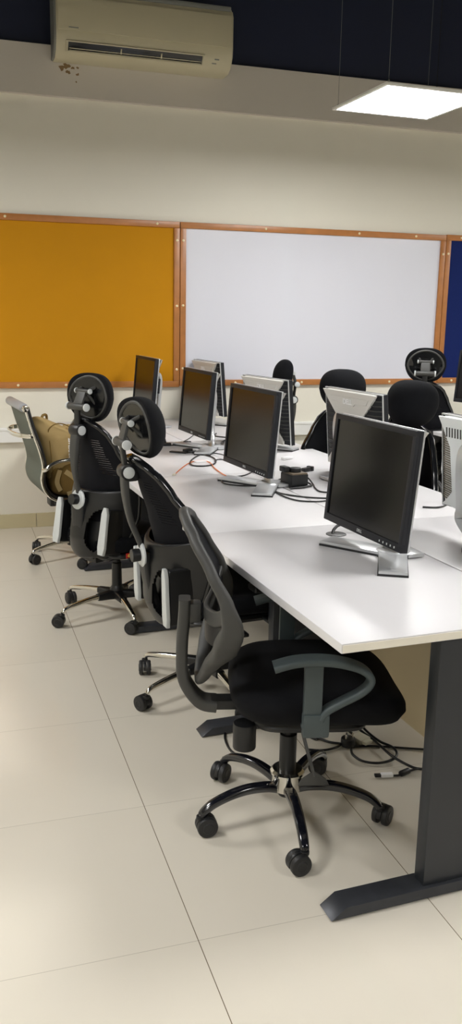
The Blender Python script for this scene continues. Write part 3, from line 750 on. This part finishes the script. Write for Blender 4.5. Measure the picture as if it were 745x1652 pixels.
# ---- backpack on it
def backpack():
    t = thing('backpack', 'khaki canvas backpack with zips and webbing, sitting on the grey mesh chair', 'backpack', (.68, 5.32, .43), R(4))
    def bf(p):
        q = p.copy(); zt = (p.z+.22)/.44
        q.x *= 1-.12*max(0, zt-.45)*1.4; q.y *= 1-.25*max(0, zt-.6)
        q.x += -.17*zt+.05+.012*noise.noise(Vector((p.y*9, p.z*9, 1))); q.y += .012*noise.noise(Vector((p.x*8, p.z*8, 3)))
        q.z += .012*noise.noise(p*7)-.10*max(0, zt-.7)*max(0, p.x/.155+.3)*2; fo = math.sin(p.z*55+p.x*40+3*noise.noise(p*6)); q.y += .006*fo; q.x += .005*fo
        return q+Vector((0, 0, .225))
    MB().pad((.155, .165, .230), (.38, .5), bf, 48, 40).build('bag_body', M['khaki'], t, ang=80)
    def lf(p):
        return Vector((p.x+.035, p.y*1+.0, p.z+.10))
    MB().pad((.178, .186, .110), (.4, .5), lf, 40, 20).build('lower_pocket', M['khakidark'], t, ang=80)
    def ff(p):
        zt = (p.z+.12)/.24
        return Vector((p.x+.105-.10*zt, p.y, p.z+.27+.008*math.sin(p.y*60)))
    MB().pad((.045, .13, .125), (.45, .5), ff, 36, 22).build('front_pocket', M['khaki'], t, ang=80)
    # side gusset with seam/zip
    g = [(-.11, .16), (-.12, .32), (-.125, .40), (-.07, .435), (.0, .41), (.03, .33), (.04, .2)]
    MB().tube([(x-.02, -.158+.02*max(0, z-.36)*5, z-.005) for x, z in g], .0035, 8, smooth=5).build('zip', M['khakidark'], t)
    MB().prism([(-.035, -.0), (.035, 0), (.035, -.018), (-.035, -.018)], -.171, -.168, 'xz', 0, m=Matrix.Translation((.06, 0, .225))).build('side_tag', M['paper'], t)
    MB().sweep([(-.06, -.184, .15), (-.02, -.190, .12), (.02, -.190, .075), (.0, -.189, .03), (-.05, -.182, .012)], rrect(.03, .003, .001, 1), up=(0, 1, 0), smooth=5).build('strap', M['strap'], t)
    MB().sweep([(-.09, -.182, .16), (-.11, -.186, .09), (-.09, -.184, .035)], rrect(.028, .003, .001, 1), up=(0, 1, 0), smooth=5).build('strap', M['strap'], t)
    MB().tube([(-.15, -.03, .435), (-.16, -.025, .455), (-.145, 0, .465), (-.125, .03, .46), (-.12, .04, .435)], .008, 8, smooth=5).build('grab_handle', M['khakidark'], t)
    # white running logo up the side
    text('WILDCRAFT', .022, .0012, 'logo', M['paper'], t, Matrix(((0, -1, 0, -.028), (0, 0, -1, -.181), (1, 0, 0, .285), (0, 0, 0, 1))), bold=.0006)
    return t
backpack()

# ---- brown wooden cabinet under the far end of the desk
def cabinet():
    t = thing('pedestal_cabinet', 'brown wooden pedestal cabinet against the wall under farthest desk', 'cabinet', (.99, 5.93, 0), DD)
    MB().box((0, 0, .32), (.54, .40, .60), .003).box((0, 0, .008), (.40, .42, .016)).build('body', M['wood'], t)
    for z in (.11, .29, .47):
        d = MB().box((0, -.208, z), (.52, .016, .17), .003).build('drawer', M['wood'], t)
        MB().box((0, -.22, z+.05), (.12, .010, .010), .003).build('handle', M['cap'], d)
    return t
cabinet()

# ------------------------------------------------------------------ cables and small things
D = TOP+.004
def cable(name, label, cat, pts, z=D, r=.0028, m='cable', smooth=6):
    P = [(p[0], p[1], p[2] if len(p) > 2 else z) for p in pts]
    o = MB().tube(P, r, 8, smooth=smooth).build(name, M[m], None, ang=70)
    return tag(o, label, cat)
def with_parts(o, parts):
    for nm, mb, mt in parts:
        mb.build(nm, M[mt], o)
    return o
grommet(.47, .958, 'round black cable grommet in nearest desk section beside the nearest monitor')
grommet(.512, 2.07, 'round black cable grommet with orange cable, on the second desk section')
o = cable('network_cable', 'orange network cable curling out of a grommet across the desk', 'cable', [(1.006, 3.981), (1.073, 4.124), (1.144, 4.258), (1.205, 4.33), (1.25, 4.33), (1.262, 4.25), (1.242, 4.124), (1.231, 3.983), (1.234, 3.881), (1.262, 3.84)], m='orange', r=.0026)
with_parts(o, [('plug', MB().box((0, 0, 0), (.012, .026, .009), .002, m=Matrix.Translation((.999, 3.968, D+.001)) @ Matrix.Rotation(R(-26), 4, 'Z')), 'connector')])
o = cable('power_cable', 'thin black cable with upright plug left of the third black monitor', 'cable', [(1.19, 4.915), (1.235, 4.90), (1.30, 4.99), (1.39, 5.15), (1.46, 5.30)])
with_parts(o, [('plug', MB().cyl((1.185, 4.915, D), (1.172, 4.93, .815), .009, 12, .003).box((1.19, 4.905, D+.004), (.05, .028, .02), .006), 'black')])
o = cable('power_cable', 'black cable with rounded plug lying under third black monitor', 'cable', [(1.335, 4.935), (1.365, 4.95), (1.40, 4.91), (1.46, 4.90), (1.52, 4.86)])
with_parts(o, [('plug', MB().box((0, 0, .006), (.05, .024, .02), .008, m=Matrix.Translation((1.32, 4.935, D)) @ Matrix.Rotation(R(20), 4, 'Z')), 'black')])
o = cable('display_cable', 'coiled black display cable with clamp plug in front of third black monitor', 'cable', [(1.26, 4.60), (1.30, 4.53), (1.325, 4.42), (1.30, 4.284), (1.254, 4.20), (1.192, 4.172), (1.151, 4.21), (1.17, 4.31), (1.225, 4.43), (1.29, 4.53), (1.37, 4.60), (1.42, 4.70), (1.49, 4.80), (1.55, 4.95)], r=.0038)
with_parts(o, [('plug', MB().box((0, 0, .008), (.055, .03, .018), .004, m=Matrix.Translation((1.245, 4.64, D)) @ Matrix.Rotation(R(35), 4, 'Z')).cyl((1.24, 4.60, D+.006), (1.285, 4.60, D+.006), .006, 10), 'black')])
o = cable('power_cable', 'short black cable ending in a flat black bar on third desk section', 'cable', [(1.225, 4.60), (1.27, 4.62), (1.33, 4.60), (1.40, 4.52), (1.40, 4.42)])
with_parts(o, [('flat_end', MB().box((0, 0, .001), (.10, .03, .008), .003, m=Matrix.Translation((1.19, 4.63, D)) @ Matrix.Rotation(R(-40), 4, 'Z')), 'black')])
o = cable('usb_cable', 'thin black cable with straight plug right of the coiled cable', 'cable', [(1.30, 4.303), (1.336, 4.357), (1.38, 4.31), (1.42, 4.28)])
tag(MB().box((0, 0, .003), (.085, .05, .006), .001, m=Matrix.Translation((1.235, 4.325, TOP)) @ Matrix.Rotation(R(10), 4, 'Z')).build('card', M['paper']), 'small white card lying inside the coiled black cable', 'card')
cable('display_cable', 'black cable looping out of grommet to second black monitor', 'cable', [(1.40, 3.98), (1.33, 3.89), (1.269, 3.857), (1.222, 3.86), (1.175, 3.781), (1.167, 3.706), (1.20, 3.66), (1.245, 3.635), (1.31, 3.62), (1.38, 3.63)], r=.0034)
cable('display_cable', 'black cable running right from second black monitor stand, upper strand', 'cable', [(1.33, 3.56), (1.335, 3.45), (1.37, 3.385), (1.42, 3.335), (1.49, 3.30), (1.56, 3.29)], r=.0034)
cable('power_cable', 'black cable running right from second black monitor stand, lower strand', 'cable', [(1.34, 3.59), (1.325, 3.40), (1.35, 3.29), (1.41, 3.25), (1.475, 3.255), (1.55, 3.28)], r=.0034)
o = cable('power_cable', 'black power cable with socket plug lying behind the power adapter', 'cable', [(1.44, 3.74), (1.503, 3.80), (1.559, 3.861), (1.63, 3.918)], r=.0034)
with_parts(o, [('plug', MB().box((0, 0, .006), (.065, .026, .020), .006, m=Matrix.Translation((1.665, 3.94, D)) @ Matrix.Rotation(R(32), 4, 'Z')).box((0, 0, .006), (.02, .034, .026), .004, m=Matrix.Translation((1.69, 3.957, D)) @ Matrix.Rotation(R(32), 4, 'Z')), 'black')])
cable('power_cable', 'black lead from power adapter to silver backed monitor base', 'cable', [(1.50, 3.62, .78), (1.54, 3.64, .78), (1.555, 3.60), (1.53, 3.52), (1.52, 3.44), (1.56, 3.41), (1.62, 3.42)], r=.0034)
t = thing('power_adapter', 'black boxy power adapter with plug on top beside second black monitor', 'power adapter', (1.462, 3.60, TOP), R(10))
MB().box((0, 0, .032), (.085, .10, .055), .004).build('body', M['black'], t)
MB().box((0, 0, .062), (.08, .095, .008), .003).build('top_plate', M['adapter'], t)
MB().cyl((0, -.005, .064), (0, -.005, .085), .027, 18, .003).box((-.04, .02, .078), (.03, .05, .026), .006).build('plug', M['black'], t)
MB().tube([(.02, -.055, .006), (.06, -.05, .006), (.075, -.01, .008), (.05, .02, .02)], .004, 8, smooth=5).tube([(-.06, -.06, .005), (0, -.068, .006), (.045, -.055, .006)], .004, 8, smooth=5).build('lead', M['cable'], t)
tag(MB().box((0, 0, .008), (.07, .025, .014), .004, m=Matrix.Translation((1.70, 4.30, TOP)) @ Matrix.Rotation(R(27), 4, 'Z')).build('eraser', M['paper']), 'small white plastic block lying behind second black monitor', 'eraser')
cable('power_cable', 'thick black cable curving from the grommet under nearest monitor', 'cable', [(1.262, 2.735, .752), (1.275, 2.75, .765), (1.31, 2.77, .775), (1.37, 2.76, .768), (1.44, 2.70), (1.46, 2.62)], r=.0055)
cable('display_cable', 'grey black cable arching up behind nearest monitor towards white monitor', 'cable', [(1.80, 3.05), (1.86, 3.03), (1.93, 3.08), (1.935, 3.12, .78), (1.90, 3.10, .84), (1.84, 3.0, .86), (1.78, 2.85, .86), (1.74, 2.66, .87)], r=.0042)
cable('display_cable', 'black cables hanging from the farthest silver backed monitor', 'cable', [(1.62, 5.34), (1.58, 5.22), (1.64, 5.12), (1.56, 5.0), (1.50, 4.86), (1.42, 4.72)], r=.004)
# on the floor
F = .006
o = cable('power_cable', 'black power cable with three pin plug looping on the floor under nearest desk', 'cable', [(1.60, 2.47), (1.512, 2.508), (1.456, 2.533), (1.396, 2.559), (1.345, 2.575), (1.306, 2.58)], z=F, r=.0042)
pl = MB().cyl((1.297, 2.60, .002), (1.297, 2.60, .034), .026, 16, .005)
with_parts(o, [('plug', pl, 'black'), ('pin', MB().cyl((1.284, 2.592, .032), (1.284, 2.592, .052), .003, 8).cyl((1.310, 2.592, .032), (1.310, 2.592, .052), .003, 8).cyl((1.297, 2.614, .032), (1.297, 2.614, .056), .0035, 8), 'chrome')])
cable('power_cable', 'black cable making a wide loop on the floor beside three pin plug', 'cable', [(1.290, 2.56), (1.278, 2.519), (1.291, 2.469), (1.337, 2.443), (1.392, 2.45), (1.43, 2.484), (1.437, 2.533), (1.414, 2.583), (1.404, 2.666), (1.41, 2.764), (1.42, 2.9)], z=F+.005, r=.0046)
cable('power_cable', 'long black cable running diagonally over the floor loop to desk leg', 'cable', [(1.53, 2.25), (1.47, 2.341), (1.433, 2.368), (1.409, 2.423), (1.397, 2.475), (1.394, 2.546), (1.388, 2.605), (1.378, 2.673), (1.382, 2.76), (1.393, 2.86)], z=F+.012, r=.0046)
o = cable('display_cable', 'black cable ending in a cream display plug beside three pin plug', 'cable', [(1.345, 2.66), (1.34, 2.74), (1.35, 2.85)], z=F+.004, r=.0046)
with_parts(o, [('display_plug', MB().box((0, 0, .014), (.05, .055, .018), .004, m=Matrix.Translation((1.352, 2.615, .002)) @ Matrix.Rotation(R(20), 4, 'Z')).box((0, -.035, .014), (.036, .018, .012), .002, m=Matrix.Translation((1.352, 2.615, .002)) @ Matrix.Rotation(R(20), 4, 'Z')), 'connector')])
o = cable('usb_cable', 'black usb cable with white plug and ferrite bead on the floor by desk leg', 'cable', [(1.54, 2.34), (1.487, 2.37), (1.444, 2.378), (1.41, 2.37), (1.373, 2.358), (1.345, 2.362)], z=F, r=.0038)
with_parts(o, [('plug_body', MB().box((0, 0, .004), (.042, .018, .012), .003, m=Matrix.Translation((1.328, 2.365, F)) @ Matrix.Rotation(R(-12), 4, 'Z')), 'paper'),
               ('plug_tip', MB().box((0, 0, .004), (.022, .014, .008), .001, m=Matrix.Translation((1.298, 2.371, F)) @ Matrix.Rotation(R(-12), 4, 'Z')), 'black'),
               ('ferrite_bead', MB().cyl((1.375, 2.358, F+.004), (1.415, 2.371, F+.004), .010, 14, .003), 'black')])
o = cable('power_cable', 'black cable crossing the floor behind the near chair base', 'cable', [(1.08, 2.98), (1.132, 2.858), (1.176, 2.75), (1.205, 2.68), (1.237, 2.63), (1.27, 2.606), (1.24, 2.585), (1.19, 2.58), (1.14, 2.60)], z=F+.004, r=.0044)
with_parts(o, [('plug', MB().box((0, 0, .01), (.055, .028, .022), .006, m=Matrix.Translation((1.20, 2.69, .003)) @ Matrix.Rotation(R(-60), 4, 'Z')), 'black')])
cable('power_cable', 'thin black cable curving on the floor left of near chair base', 'cable', [(1.05, 2.95), (.99, 2.93), (.938, 2.885), (.892, 2.78), (.880, 2.68), (.905, 2.61), (.942, 2.55), (1.0, 2.50), (1.08, 2.48)], z=F, r=.004)

# ------------------------------------------------------------------ world and camera
w = bpy.data.worlds.new('w'); sc.world = w; w.use_nodes = True
w.node_tree.nodes['Background'].inputs['Color'].default_value = (.5, .52, .55, 1)
w.node_tree.nodes['Background'].inputs['Strength'].default_value = .0
yaw, pit, rol = .3132, .2221, .0178
f = Vector((math.sin(yaw)*math.cos(pit), math.cos(yaw)*math.cos(pit), -math.sin(pit)))
r0 = Vector((math.cos(yaw), -math.sin(yaw), 0)); u0 = r0.cross(f)
r_ = r0*math.cos(rol)+u0*math.sin(rol); u_ = u0*math.cos(rol)-r0*math.sin(rol)
cam = bpy.data.objects.new('camera', bpy.data.cameras.new('camera')); C.objects.link(cam)
cam.matrix_world = Matrix(((r_.x, u_.x, -f.x, 0), (r_.y, u_.y, -f.y, 0), (r_.z, u_.z, -f.z, 1.5), (0, 0, 0, 1)))
cam.data.sensor_fit = 'VERTICAL'; cam.data.sensor_height = 36; cam.data.lens = 36*1412.9/1652
cam.data.clip_start = .02
sc.camera = cam
vs = sc.view_settings; vs.view_transform = 'Standard'; vs.look = 'None'; vs.gamma = 1; vs.use_curve_mapping = False; vs.exposure = .42
